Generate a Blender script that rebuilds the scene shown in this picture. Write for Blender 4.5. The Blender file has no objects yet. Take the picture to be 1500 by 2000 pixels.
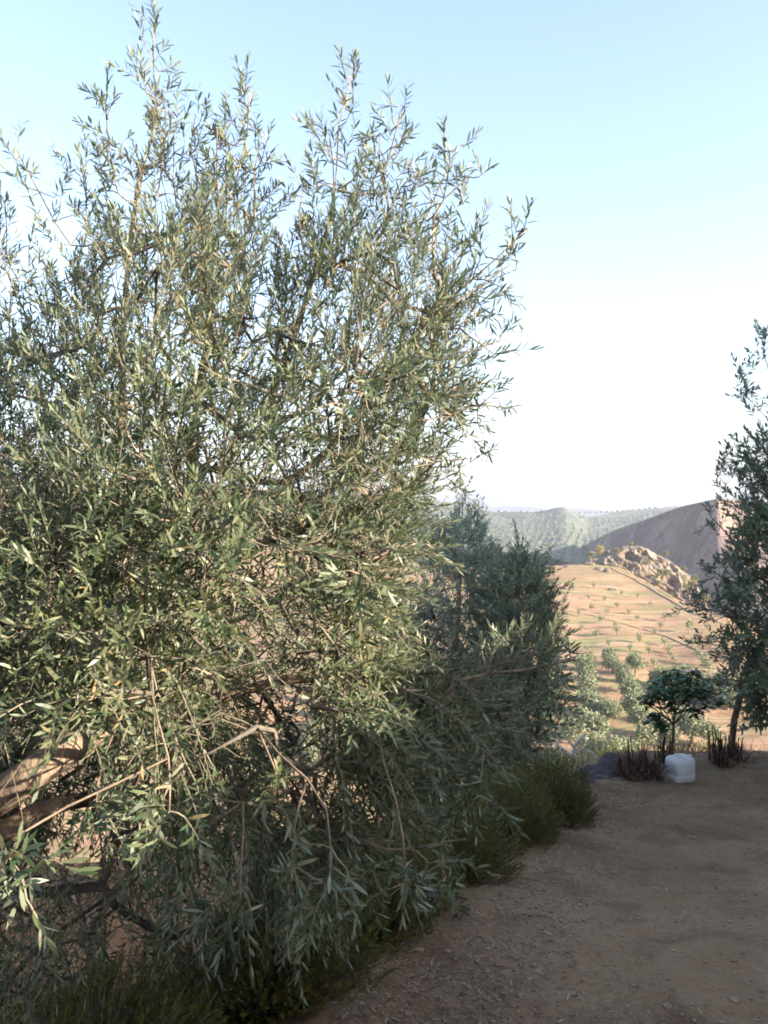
import bpy, math, random
import numpy as np
from mathutils import Vector, noise
random.seed(7); RNG = np.random.default_rng(7)
sc = bpy.context.scene
COL = sc.collection
R = math.radians

# ------------------------------------------------------------ camera, sky, sun
F = 1600.0                                   # focal length in photo pixels (photo 1500 x 2000, horizon at y = 1000)
cam = bpy.data.cameras.new('camera'); camo = bpy.data.objects.new('camera', cam); COL.objects.link(camo)
cam.sensor_fit = 'VERTICAL'; cam.sensor_height = 24; cam.lens = 24*F/2000; cam.clip_start = .05; cam.clip_end = 40000
camo.rotation_euler = (R(90), 0, 0); sc.camera = camo
SUN_AZ, SUN_EL = R(114), R(19)               # clockwise from +Y (view direction), low on the right
sdir = Vector((math.sin(SUN_AZ)*math.cos(SUN_EL), math.cos(SUN_AZ)*math.cos(SUN_EL), math.sin(SUN_EL)))
w = bpy.data.worlds.new('World'); sc.world = w; w.use_nodes = True
nt = w.node_tree; bg = nt.nodes['Background']
sky = nt.nodes.new('ShaderNodeTexSky'); sky.sky_type = 'NISHITA'; sky.sun_disc = False
sky.sun_elevation = SUN_EL; sky.sun_rotation = SUN_AZ; sky.altitude = 400
sky.air_density = 1.0; sky.dust_density = 1.9; sky.ozone_density = 1.0
nt.links.new(sky.outputs[0], bg.inputs[0]); bg.inputs[1].default_value = .112
sl = bpy.data.lights.new('sun', 'SUN'); sl.energy = 4.8; sl.angle = R(.55); sl.color = (1, .86, .69)
so = bpy.data.objects.new('sun', sl); COL.objects.link(so)
so.rotation_euler = sdir.to_track_quat('Z', 'Y').to_euler()
vs = sc.view_settings; vs.view_transform = 'Standard'; vs.look = 'None'; vs.gamma = 1; vs.exposure = 2.22
sc.render.engine = 'CYCLES'
sc.cycles.max_bounces = 6; sc.cycles.transparent_max_bounces = 4; sc.cycles.volume_bounces = 0
sc.cycles.pixel_filter_type = 'BLACKMAN_HARRIS'; sc.cycles.filter_width = 1.8

# ------------------------------------------------------------ helpers
def P(px, py, d): return np.array(((px-750)/F*d, d, (1000-py)/F*d))
def tag(o, label=None, cat=None, group=None, kind=None):
    for k, v in (('label', label), ('category', cat), ('group', group), ('kind', kind)):
        if v: o[k] = v
    return o
def empty(name, loc, label, cat, group=None):
    o = bpy.data.objects.new(name, None); o.empty_display_size = .2; COL.objects.link(o); o.location = tuple(float(c) for c in loc)
    return tag(o, label, cat, group)
def mesh_obj(name, V, faces, mat, parent=None, smooth=False, origin=None, attr=None):
    """faces: list of int arrays (n,3) / (n,4)"""
    V = np.asarray(V, dtype=np.float32)
    if origin is not None: V = V-np.asarray(origin, dtype=np.float32)
    me = bpy.data.meshes.new(name)
    faces = [np.asarray(f, dtype=np.int32) for f in faces if len(f)]
    nl = sum(f.size for f in faces); nf = sum(len(f) for f in faces)
    me.vertices.add(len(V)); me.vertices.foreach_set('co', V.ravel())
    me.loops.add(nl); me.loops.foreach_set('vertex_index', np.concatenate([f.ravel() for f in faces]))
    st = []; tt = []; c = 0
    for f in faces:
        k = f.shape[1]; st.append(c+np.arange(len(f))*k); tt.append(np.full(len(f), k)); c += f.size
    me.polygons.add(nf); me.polygons.foreach_set('loop_start', np.concatenate(st).astype(np.int32))
    me.polygons.foreach_set('loop_total', np.concatenate(tt).astype(np.int32))
    me.polygons.foreach_set('use_smooth', np.full(nf, smooth))
    me.update(calc_edges=True); me.validate()
    if mat: me.materials.append(mat)
    o = bpy.data.objects.new(name, me); COL.objects.link(o)
    if parent is not None: o.parent = parent
    return o
class MB:
    def __init__(s): s.V = []; s.Q = []; s.T = []; s.n = 0
    def add(s, V, Q=None, T=None):
        V = np.asarray(V, dtype=np.float64).reshape(-1, 3)
        if Q is not None and len(Q): s.Q.append(np.asarray(Q)+s.n)
        if T is not None and len(T): s.T.append(np.asarray(T)+s.n)
        s.V.append(V); s.n += len(V)
    def tube(s, pts, rad, k=6, cap=True):
        pts = np.asarray(pts, float); rad = np.broadcast_to(rad, len(pts)); n = len(pts)
        tan = np.gradient(pts, axis=0); tan /= np.linalg.norm(tan, axis=1)[:, None]+1e-9
        ref = np.array((0, 0, 1.)) if abs(tan[0, 2]) < .9 else np.array((1., 0, 0))
        u = np.cross(tan, ref); u /= np.linalg.norm(u, axis=1)[:, None]+1e-9
        v = np.cross(tan, u); a = np.arange(k)*2*math.pi/k
        V = pts[:, None]+rad[:, None, None]*(np.cos(a)[None, :, None]*u[:, None]+np.sin(a)[None, :, None]*v[:, None])
        i = np.arange(n-1)[:, None]*k; j = np.arange(k)[None]; j2 = (j+1) % k
        Q = np.stack((i+j, i+j2, i+k+j2, i+k+j), -1).reshape(-1, 4)
        V = V.reshape(-1, 3); T = []
        if cap:
            V = np.vstack((V, pts[-1], pts[0])); e = n*k
            T = [((n-1)*k+q, (n-1)*k+(q+1) % k, e) for q in range(k)]+[((q+1) % k, q, e+1) for q in range(k)]
        s.add(V, Q, T)
    def box(s, lo, hi):
        x0, y0, z0 = lo; x1, y1, z1 = hi
        s.add([(x0,y0,z0),(x1,y0,z0),(x1,y1,z0),(x0,y1,z0),(x0,y0,z1),(x1,y0,z1),(x1,y1,z1),(x0,y1,z1)],
              [(0,3,2,1),(4,5,6,7),(0,1,5,4),(1,2,6,5),(2,3,7,6),(3,0,4,7)])
    def build(s, name, mat, parent=None, smooth=False, origin=None):
        F_ = []
        if s.Q: F_.append(np.concatenate(s.Q))
        if s.T: F_.append(np.concatenate(s.T))
        return mesh_obj(name, np.vstack(s.V), F_, mat, parent, smooth, origin)
def unit(v): return v/(np.linalg.norm(v, axis=-1, keepdims=True)+1e-9)
def fbm(x, y, s=1., oct=4, seed=0.):
    t = 0; a = 1
    for _ in range(oct):
        t += a*noise.noise((x*s+seed, y*s-seed, seed*1.7)); a *= .5; s *= 2.03
    return t

# ------------------------------------------------------------ materials
def newmat(name):
    m = bpy.data.materials.new(name); m.use_nodes = True; n = m.node_tree
    return m, n, n.nodes['Principled BSDF'], n.links
def rgba(c): return (c[0], c[1], c[2], 1)
def noisetex(n, l, vec, scale, detail=6, rough=.6, dist=0):
    t = n.nodes.new('ShaderNodeTexNoise'); t.inputs['Scale'].default_value = scale; t.inputs['Detail'].default_value = detail
    t.inputs['Roughness'].default_value = rough; t.inputs['Distortion'].default_value = dist
    if vec is not None: l.new(vec, t.inputs['Vector'])
    return t
def ramp(n, l, fac, stops):
    r = n.nodes.new('ShaderNodeValToRGB'); e = r.color_ramp.elements
    while len(e) < len(stops): e.new(.5)
    for el, (p, c) in zip(e, stops): el.position = p; el.color = rgba(c)
    l.new(fac, r.inputs[0]); return r
def mix(n, l, fac, a, b, mode='MIX'):
    m = n.nodes.new('ShaderNodeMix'); m.data_type = 'RGBA'; m.blend_type = mode
    for s, v in ((m.inputs[0], fac), (m.inputs[6], a), (m.inputs[7], b)):
        if hasattr(v, 'links'): l.new(v, s)
        elif isinstance(v, (int, float)): s.default_value = v
        else: s.default_value = rgba(v)
    return m.outputs[2]
def soil(name, stops, scale, layers=(), bump=(), rough=.95, stretch=None):
    """base noise ramp, then layers (scale, lo, hi, colour, amount), bump list (scale, strength, distance)"""
    m, n, b, l = newmat(name); b.inputs['Roughness'].default_value = rough; b.inputs['Specular IOR Level'].default_value = .15
    tc = n.nodes.new('ShaderNodeTexCoord'); vec = tc.outputs['Object']
    if stretch:
        mp = n.nodes.new('ShaderNodeMapping'); mp.inputs['Scale'].default_value = stretch[0]; mp.inputs['Rotation'].default_value = stretch[1]
        l.new(vec, mp.inputs[0]); vec = mp.outputs[0]
    c = ramp(n, l, noisetex(n, l, vec, scale).outputs[0], stops).outputs[0]
    for (s, lo, hi, colr, amt, *st_) in layers:
        v_ = vec
        if st_:
            mp = n.nodes.new('ShaderNodeMapping'); mp.inputs['Scale'].default_value = st_[0]; mp.inputs['Rotation'].default_value = (0, 0, st_[1]); l.new(tc.outputs['Object'], mp.inputs[0]); v_ = mp.outputs[0]
        f = ramp(n, l, noisetex(n, l, v_, s, 5, .65, .4).outputs[0], [(lo, (0, 0, 0)), (hi, (amt, amt, amt))]).outputs[0]
        c = mix(n, l, f, c, colr)
    l.new(c, b.inputs['Base Color'])
    prev = None
    for (s, st, di) in bump:
        bp = n.nodes.new('ShaderNodeBump'); bp.inputs['Strength'].default_value = st; bp.inputs['Distance'].default_value = di
        l.new(noisetex(n, l, vec, s, 6, .7).outputs[0], bp.inputs['Height'])
        if prev: l.new(prev, bp.inputs['Normal'])
        prev = bp.outputs[0]
    if prev: l.new(prev, b.inputs['Normal'])
    return m
def leafmat(name, tops, under, rough=.42, trans=.22, tcol=None, patch=None):
    m, n, b, l = newmat(name); b.inputs['Roughness'].default_value = rough; b.inputs['Specular IOR Level'].default_value = .38
    g = n.nodes.new('ShaderNodeNewGeometry')
    c = ramp(n, l, g.outputs['Random Per Island'], tops).outputs[0]
    if patch:
        tc = n.nodes.new('ShaderNodeTexCoord')
        f = ramp(n, l, noisetex(n, l, tc.outputs['Object'], patch[0], 3).outputs[0], [(.42, (0, 0, 0)), (.62, (patch[2],)*3)]).outputs[0]
        c = mix(n, l, f, c, patch[1])
    if under: c = mix(n, l, g.outputs['Backfacing'], c, under)
    l.new(c, b.inputs['Base Color'])
    t = n.nodes.new('ShaderNodeBsdfTranslucent')
    if tcol: t.inputs[0].default_value = rgba(tcol)
    else: l.new(c, t.inputs[0])
    ms = n.nodes.new('ShaderNodeMixShader'); ms.inputs[0].default_value = trans
    l.new(b.outputs[0], ms.inputs[1]); l.new(t.outputs[0], ms.inputs[2])
    l.new(ms.outputs[0], n.nodes['Material Output'].inputs[0])
    return m
M = {}
M['path'] = soil('trodden_earth', [(.28, (.33, .20, .115)), (.5, (.49, .325, .195)), (.72, (.62, .44, .285))], 1.1,
    [(2.4, .5, .66, (.20, .12, .075), .6), (6, .52, .62, (.48, .35, .23), .5), (.55, .52, .72, (.15, .085, .06), .7), (9, .55, .72, (.33, .25, .18), .6), (38, .6, .75, (.07, .045, .035), .7)],
    [(2.2, .7, .2), (7, 1, .1), (26, 1, .05), (90, .8, .015)])
M['field'] = soil('dry_field_soil', [(.3, (.31, .185, .115)), (.5, (.385, .245, .155)), (.7, (.455, .315, .20))], .05,
    [(1., .52, .6, (.20, .12, .07), .8, (.03, .62, 1), R(9)), (1., .54, .62, (.44, .35, .21), .6, (.02, .4, 1), R(12)), (1., .5, .6, (.19, .20, .09), .55, (.05, .27, 1), R(8)), (.035, .52, .64, (.25, .145, .095), .75), (.09, .52, .66, (.21, .23, .09), .7), (.5, .5, .7, (.20, .13, .075), .6), (.02, .58, .7, (.42, .33, .18), .6), (1.8, .52, .66, (.13, .10, .05), .7)],
    [(.25, .35, .5), (1.5, .8, .3)], stretch=((.6, 1.6, 1), (0, 0, R(-14))))
M['bark'] = soil('olive_bark', [(.3, (.13, .10, .078)), (.5, (.25, .19, .14)), (.7, (.43, .33, .23))], 9,
    [(3.2, .6, .66, (.045, .025, .02), .9)], [(30, .8, .02), (8, .5, .03)], stretch=((1, 1, .45), (0, 0, 0)))
M['twig'] = soil('twig_bark', [(.3, (.12, .10, .075)), (.7, (.27, .23, .17))], 12)
M['branch'] = soil('branch_bark', [(.3, (.085, .075, .062)), (.7, (.21, .18, .145))], 10, [], [(40, .7, .01)])
M['leaf'] = leafmat('olive_leaf', [(0, (.036, .060, .028)), (.35, (.072, .094, .040)), (.7, (.145, .162, .078)), (.94, (.25, .25, .155)), (1, (.28, .20, .09))], (.20, .235, .155), patch=(1.1, (.045, .085, .045), .7))
M['leaf2'] = leafmat('shaded_olive_leaf', [(0, (.08, .11, .05)), (.5, (.14, .18, .09)), (1, (.22, .245, .135))], (.20, .24, .175), patch=(1.2, (.15, .19, .14), .6))
M['rosemary'] = leafmat('shrub_leaf', [(0, (.05, .07, .006)), (.5, (.11, .125, .012)), (1, (.19, .185, .025))], None, .8, .2, patch=(3, (.13, .10, .018), .6))
M['leaf3'] = leafmat('silvery_olive_leaf', [(0, (.12, .17, .10)), (.5, (.19, .24, .155)), (1, (.27, .31, .21))], (.26, .31, .24), patch=(1.2, (.18, .23, .17), .6))
M['young'] = leafmat('young_olive_leaf', [(0, (.16, .19, .10)), (1, (.30, .31, .19))], None, .7, .15)
M['broad'] = leafmat('broad_leaf', [(0, (.04, .10, .03)), (.6, (.07, .15, .045)), (1, (.12, .21, .07))], (.08, .13, .06), .35)
M['yellowbush'] = leafmat('pale_bush_leaf', [(0, (.14, .17, .05)), (.5, (.22, .24, .08)), (1, (.34, .34, .14))], None, .6, .2)
M['farleaf'] = leafmat('distant_olive_leaf', [(0, (.14, .17, .09)), (.5, (.21, .235, .13)), (1, (.31, .32, .19))], None, .7, .12)
M['farleaf2'] = leafmat('hazy_grove_leaf', [(0, (.075, .105, .065)), (1, (.13, .16, .10))], None, .8, .0)
M['reed'] = soil('dry_reed', [(.3, (.045, .025, .025)), (.6, (.11, .06, .045)), (.8, (.22, .12, .06))], 14)
M['straw'] = leafmat('dry_straw', [(0, (.14, .09, .05)), (.6, (.26, .18, .10)), (1, (.40, .31, .19))], None, .7, .1)
M['litter'] = leafmat('dry_leaf', [(0, (.08, .05, .035)), (.5, (.18, .12, .08)), (.93, (.30, .22, .15)), (1, (.42, .36, .28))], None, .7, .05)
M['stone'] = soil('pebble', [(.3, (.17, .11, .075)), (.7, (.38, .28, .20))], 20, [], [(60, .5, .01)])
M['gravel'] = soil('shaded_bank_ground', [(.3, (.09, .08, .085)), (.7, (.16, .14, .14))], 14, [(60, .55, .7, (.12, .11, .12), .6)], [(40, .9, .03), (8, .6, .08)])  # dark bluish tone stands in for deep shade on bank ground
M['rock'] = soil('limestone', [(.3, (.16, .12, .095)), (.5, (.25, .20, .16)), (.68, (.38, .315, .265))], .13,
    [(.12, .53, .62, (.22, .20, .09), .9), (.5, .55, .66, (.17, .13, .12), .8), (1.2, .6, .72, (.20, .20, .10), .7)], [(.35, 1, 1.2), (1.6, 1, .5)])
M['darkhill'] = soil('scrub_hill', [(.3, (.20, .135, .12)), (.6, (.30, .21, .18))], .02,
    [(.010, .50, .58, (.44, .33, .26), .75), (.07, .48, .62, (.10, .09, .06), .75), (.4, .5, .66, (.08, .07, .05), .7), (.02, .55, .62, (.12, .09, .08), .6, (1, .15, .15), .3)], [(.05, 1, 8), (.3, 1, 2.5)])
M['farhill'] = soil('far_hill_scrub', [(.3, (.085, .10, .085)), (.5, (.13, .14, .11)), (.7, (.24, .21, .17))], .006,
    [(.004, .5, .6, (.13, .15, .085), .8), (.03, .55, .7, (.11, .13, .07), .6)], [(.03, .8, 10)])
M['mountain'] = soil('mountain_rock', [(.3, (.07, .08, .08)), (.7, (.13, .125, .12))], .002, [], [(.005, .8, 40)])
M['ground'] = soil('red_slope_soil', [(.3, (.20, .085, .035)), (.5, (.30, .14, .06)), (.7, (.38, .21, .105))], .9,
    [(4, .55, .72, (.17, .09, .05), .7), (.12, .5, .7, (.42, .30, .19), .6)], [(2, .6, .2), (14, .8, .05)])

# ------------------------------------------------------------ terrain
EA = np.array((-.25, 2.7)); EB = np.array((2.75, 8.9)); ED = (EB-EA)/np.linalg.norm(EB-EA); EN = np.array((-ED[1], ED[0]))
def near_h(x, y):
    """terrace with the trodden earth, its left bank, and the slope beyond its far edge"""
    zt = -1.53-.135*max(-6., min(y, 12))
    s = (x-EA[0])*EN[0]+(y-EA[1])*EN[1]-.25+.12*noise.noise((x*.9, y*.9, 3))       # metres left of the terrace edge
    e = y-(9.3+.3*noise.noise((x*.7, 5.1, 0)))+0                                    # metres past the far edge
    drop = 0
    if s > 0: drop = .42*s if s < 1.6 else (.672+.13*(s-1.6) if s < 7 else 1.374+.5*(s-7))
    d2 = 0
    if e > 0: d2 = .75*e if e < 3 else 2.25+.47*(e-3)
    drop = math.hypot(drop, d2) if s > 0 and e > 0 else max(drop, d2)
    z = zt-drop
    r = math.hypot(x, y)
    z += .05*fbm(x, y, .55, 3, 2.)*min(1, r/3)+(.12*fbm(x, y, .5, 3, 8.) if drop > .3 else 0)
    if drop <= 0: z += .018*fbm(x, y, 3.3, 2, 5.)
    # dry grass lip at the terrace's far edge
    z += .14*math.exp(-((y-9.0)/.45)**2)*(1 if x > 2 else 0)*(.6+.5*noise.noise((x*2, 1, 1)))
    return max(z, -58+3*fbm(x, y, .002, 3, 1.))
rad = np.concatenate((np.linspace(.4, 14, 170), np.geomspace(14.2, 7800, 110)))
fine = np.linspace(R(-38), R(38), 200); coarse = np.linspace(R(38), R(322), 80)[1:-1]
ang = np.concatenate((fine, coarse))
V = np.zeros((len(rad)*len(ang)+1, 3)); na = len(ang); mask_t = []
for i, r in enumerate(rad):
    for j, a in enumerate(ang):
        x = r*math.sin(a); y = r*math.cos(a); V[i*na+j] = (x, y, near_h(x, y))
V[-1] = (0, 0, near_h(0, 0))
i = np.arange(len(rad)-1)[:, None]*na; j = np.arange(na)[None]; j2 = (j+1) % na
Q = np.stack((i+j, i+na+j, i+na+j2, i+j2), -1).reshape(-1, 4)
Tt = [(len(V)-1, q, (q+1) % na) for q in range(na)]
ground = mesh_obj('ground', V, [Q, Tt], M['ground'], smooth=True); tag(ground, kind='structure')
# the terrace itself: a sheet 6 mm above the ground with a ragged edge
gx = np.arange(-6, 9, .07); gy = np.arange(-5, 10.2, .07)
keep = []; Vt = []
idx = -np.ones((len(gx), len(gy)), int)
for a, x in enumerate(gx):
    for b_, y in enumerate(gy):
        s = (x-EA[0])*EN[0]+(y-EA[1])*EN[1]
        if s > .7+.45*noise.noise((x*1.3, y*1.3, 9)) : continue
        if y > 9.7+.3*noise.noise((x*1.5, 2, 4)): continue
        idx[a, b_] = len(Vt); Vt.append((x, y, near_h(x, y)+.012))
A = idx[:-1, :-1]; B = idx[1:, :-1]; C_ = idx[1:, 1:]; D_ = idx[:-1, 1:]
ok = (A >= 0) & (B >= 0) & (C_ >= 0) & (D_ >= 0)
path = mesh_obj('path', Vt, [np.stack((A[ok], B[ok], C_[ok], D_[ok]), -1)], M['path'], smooth=True); tag(path, kind='structure')

RX = [-900, -300, 100, 400, 600, 690, 760, 830, 1000, 1100, 1190, 1230, 1290, 1350, 1420, 1500, 1900]
RY = [ 930, 925, 935, 950, 960, 1000, 1075, 1108, 1109, 1103, 1101, 1118, 1150, 1185, 1208, 1228, 1300]
def field_d(px, py):
    r = (py-1000)/F
    d = 46.2/(r+.12)
    return d*(1+.02*noise.noise((px*.006, py*.012, 2)))
px_ = np.linspace(-900, 1900, 300); V = []; nr = 120; ridge_py = {}
for px in px_:
    top = np.interp(px, RX, RY)+2.5*noise.noise((px*.03, 0, 0))
    d0 = field_d(px, top); p0 = P(px, top, d0)
    V.append(p0*1.0+np.array((0, 90, -28))); V.append(p0+np.array((0, 12, -2.2)))
    for k in range(nr):
        py = top+(1760-top)*(k/(nr-1))**1.25
        d = field_d(px, py); q = P(px, py, d); q[2] += .35*fbm(q[0], q[1], .05, 3, 4.)
        V.append(q)
m_ = nr+2; i = np.arange(len(px_)-1)[:, None]*m_; j = np.arange(m_-1)[None]
Q = np.stack((i+j, i+j+1, i+m_+j+1, i+m_+j), -1).reshape(-1, 4)
field = mesh_obj('field', V, [Q], M['field'], smooth=True); tag(field, kind='structure')
FV = np.array(V).reshape(len(px_), m_, 3)
def field_pt(px, py):
    d = field_d(px, py); q = P(px, py, d); q[2] += .35*fbm(q[0], q[1], .05, 3, 4.)
    return q
def loft(name, xs, ys, ds, yb, db, mat, nx=160, nr=50, nz=(0, .01), back=(300, -120), curve=1.0, px0=None, seed=1.):
    """a hill: ridge polyline (pixel x, pixel y, metres away) falling to a foot line (yb, db); a back slope behind"""
    V = []
    for px in np.linspace(xs[0], xs[-1], nx):
        py = np.interp(px, xs, ys); d = np.interp(px, xs, ds); b = P(px, np.interp(px, xs, yb), np.interp(px, xs, db)); t = P(px, py, d)
        V.append(t+np.array((0, back[0], back[1]))); V.append(t+np.array((0, back[0]*.15, back[1]*.06)))
        for k in range(nr):
            f = k/(nr-1); q = t*(1-f)+b*f; q[2] += (t[2]-b[2])*(((1-f)**curve)-(1-f))
            amp = nz[0]*min(1, f*4+.15)
            q = q+np.array((0, amp*.6*fbm(q[0], q[2], nz[1], 4, seed), amp*fbm(q[0], q[1], nz[1], 5, seed+3)))
            V.append(q)
    m_ = nr+2; i = np.arange(nx-1)[:, None]*m_; j = np.arange(m_-1)[None]
    Q = np.stack((i+j, i+j+1, i+m_+j+1, i+m_+j), -1).reshape(-1, 4)
    o = mesh_obj(name, V, [Q], mat, smooth=True); tag(o, kind='structure')
    return np.array(V).reshape(nx, m_, 3)
loft('hill', [1020, 1060, 1110, 1150, 1200, 1280, 1340, 1400, 1440, 1500, 1700, 2000],
     [1150, 1125, 1096, 1062, 1036, 1008, 987, 973, 977, 985, 1010, 1050],
     [900, 860, 800, 760, 710, 640, 590, 550, 580, 620, 700, 760],
     [1200]*12, [800, 770, 715, 675, 628, 560, 512, 478, 445, 430, 400, 380], M['darkhill'], nz=(5, .014), back=(200, -70))
MH = loft('hill', [-200, 500, 800, 850, 900, 960, 1040, 1075, 1100, 1125, 1150, 1200, 1300, 1420, 1800],
     [970, 975, 976, 978, 984, 999, 1006, 1003, 995, 1005, 1010, 1001, 991, 984, 970],
     [2200, 2200, 2100, 2050, 2000, 1900, 1700, 1500, 1450, 1500, 1650, 1800, 1800, 1700, 1700],
     [1112]*15, [640]*15, M['farhill'], nx=260, nr=90, nz=(22, .0032), back=(500, -120), seed=4.)
loft('mountain', [-800, 300, 700, 800, 860, 920, 950, 985, 1030, 1090, 1200], [970, 975, 985, 980, 970, 963, 965, 982, 996, 1003, 1008],
     [6900]*11, [1012]*11, [6000]*11, M['mountain'], nx=120, nr=20, nz=(60, .0012), back=(350, -200))
loft('mountain', [880, 960, 1000, 1050, 1075, 1100, 1130, 1165, 1195, 1260, 1500, 2200], [1002, 994, 989, 990, 997, 994, 991, 994, 1002, 1006, 1000, 985],
     [5400]*12, [1015]*12, [4600]*12, M['mountain'], nx=120, nr=20, nz=(40, .0014), back=(400, -200), seed=6.)

# ------------------------------------------------------------ leaves and trees
def leaves_mesh(mb, Pp, D, N, L, W, curl=.12):
    """n lance-shaped leaves: base Pp, axis D, face normal N, length L, half width W"""
    n = len(Pp); D = unit(D); S = unit(np.cross(D, N)); N = np.cross(S, D)
    L = L[:, None]; W = W[:, None]; c = (curl if hasattr(curl, '__len__') else np.full(n, curl))[:, None]*L
    a = Pp; b = Pp+D*L*.34-N*c*.15; m = Pp+D*L*.70-N*c*.5; t = Pp+D*L-N*c
    V = np.stack((a, b+S*W*.9, b-S*W*.9, m+S*W*.85, m-S*W*.85, t), 1).reshape(-1, 3)
    o = np.arange(n)[:, None]*6
    mb.add(V, o+np.array((1, 3, 4, 2))[None], np.vstack((o+np.array((0, 1, 2)), o+np.array((3, 5, 4)))))
def in_poly(x, y, poly):
    c = False; n = len(poly); j = n-1
    for i in range(n):
        xi, yi = poly[i]; xj, yj = poly[j]
        if (yi > y) != (yj > y) and x < (xj-xi)*(y-yi)/(yj-yi)+xi: c = not c
        j = i
    return c
def edge_dist(x, y, poly):
    A = np.array(poly, float); B = np.roll(A, -1, 0); p = np.array((x, y)); ab = B-A
    t = np.clip(((p-A)*ab).sum(1)/(ab**2).sum(1), 0, 1); return np.sqrt((((A+ab*t[:, None])-p)**2).sum(1)).min()
def sample_crown(poly, n, dc, half, ramp_px, hole=(1.1, .0), dens=None, rng=random, skip=None):
    xs = [p[0] for p in poly]; ys = [p[1] for p in poly]; out = []; tries = 0
    while len(out) < n and tries < n*60:
        tries += 1
        x = rng.uniform(min(xs), max(xs)); y = rng.uniform(min(ys), max(ys))
        if not in_poly(x, y, poly): continue
        if dens and rng.random() > dens(x, y): continue
        e = edge_dist(x, y, poly); th = half*math.sqrt(min(1, e/ramp_px))+.05
        u = rng.uniform(-1, 1); u = math.copysign(abs(u)**.8, u)
        d = (dc(x, y) if callable(dc) else dc)+u*th
        q = P(x, y, d)
        if noise.noise(tuple(q*hole[0]+7)) < (hole[1] if not callable(hole[1]) else hole[1](x, y)): continue
        if skip and skip(x, y, q[1]): continue
        out.append(q)
    return np.array(out)
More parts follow.
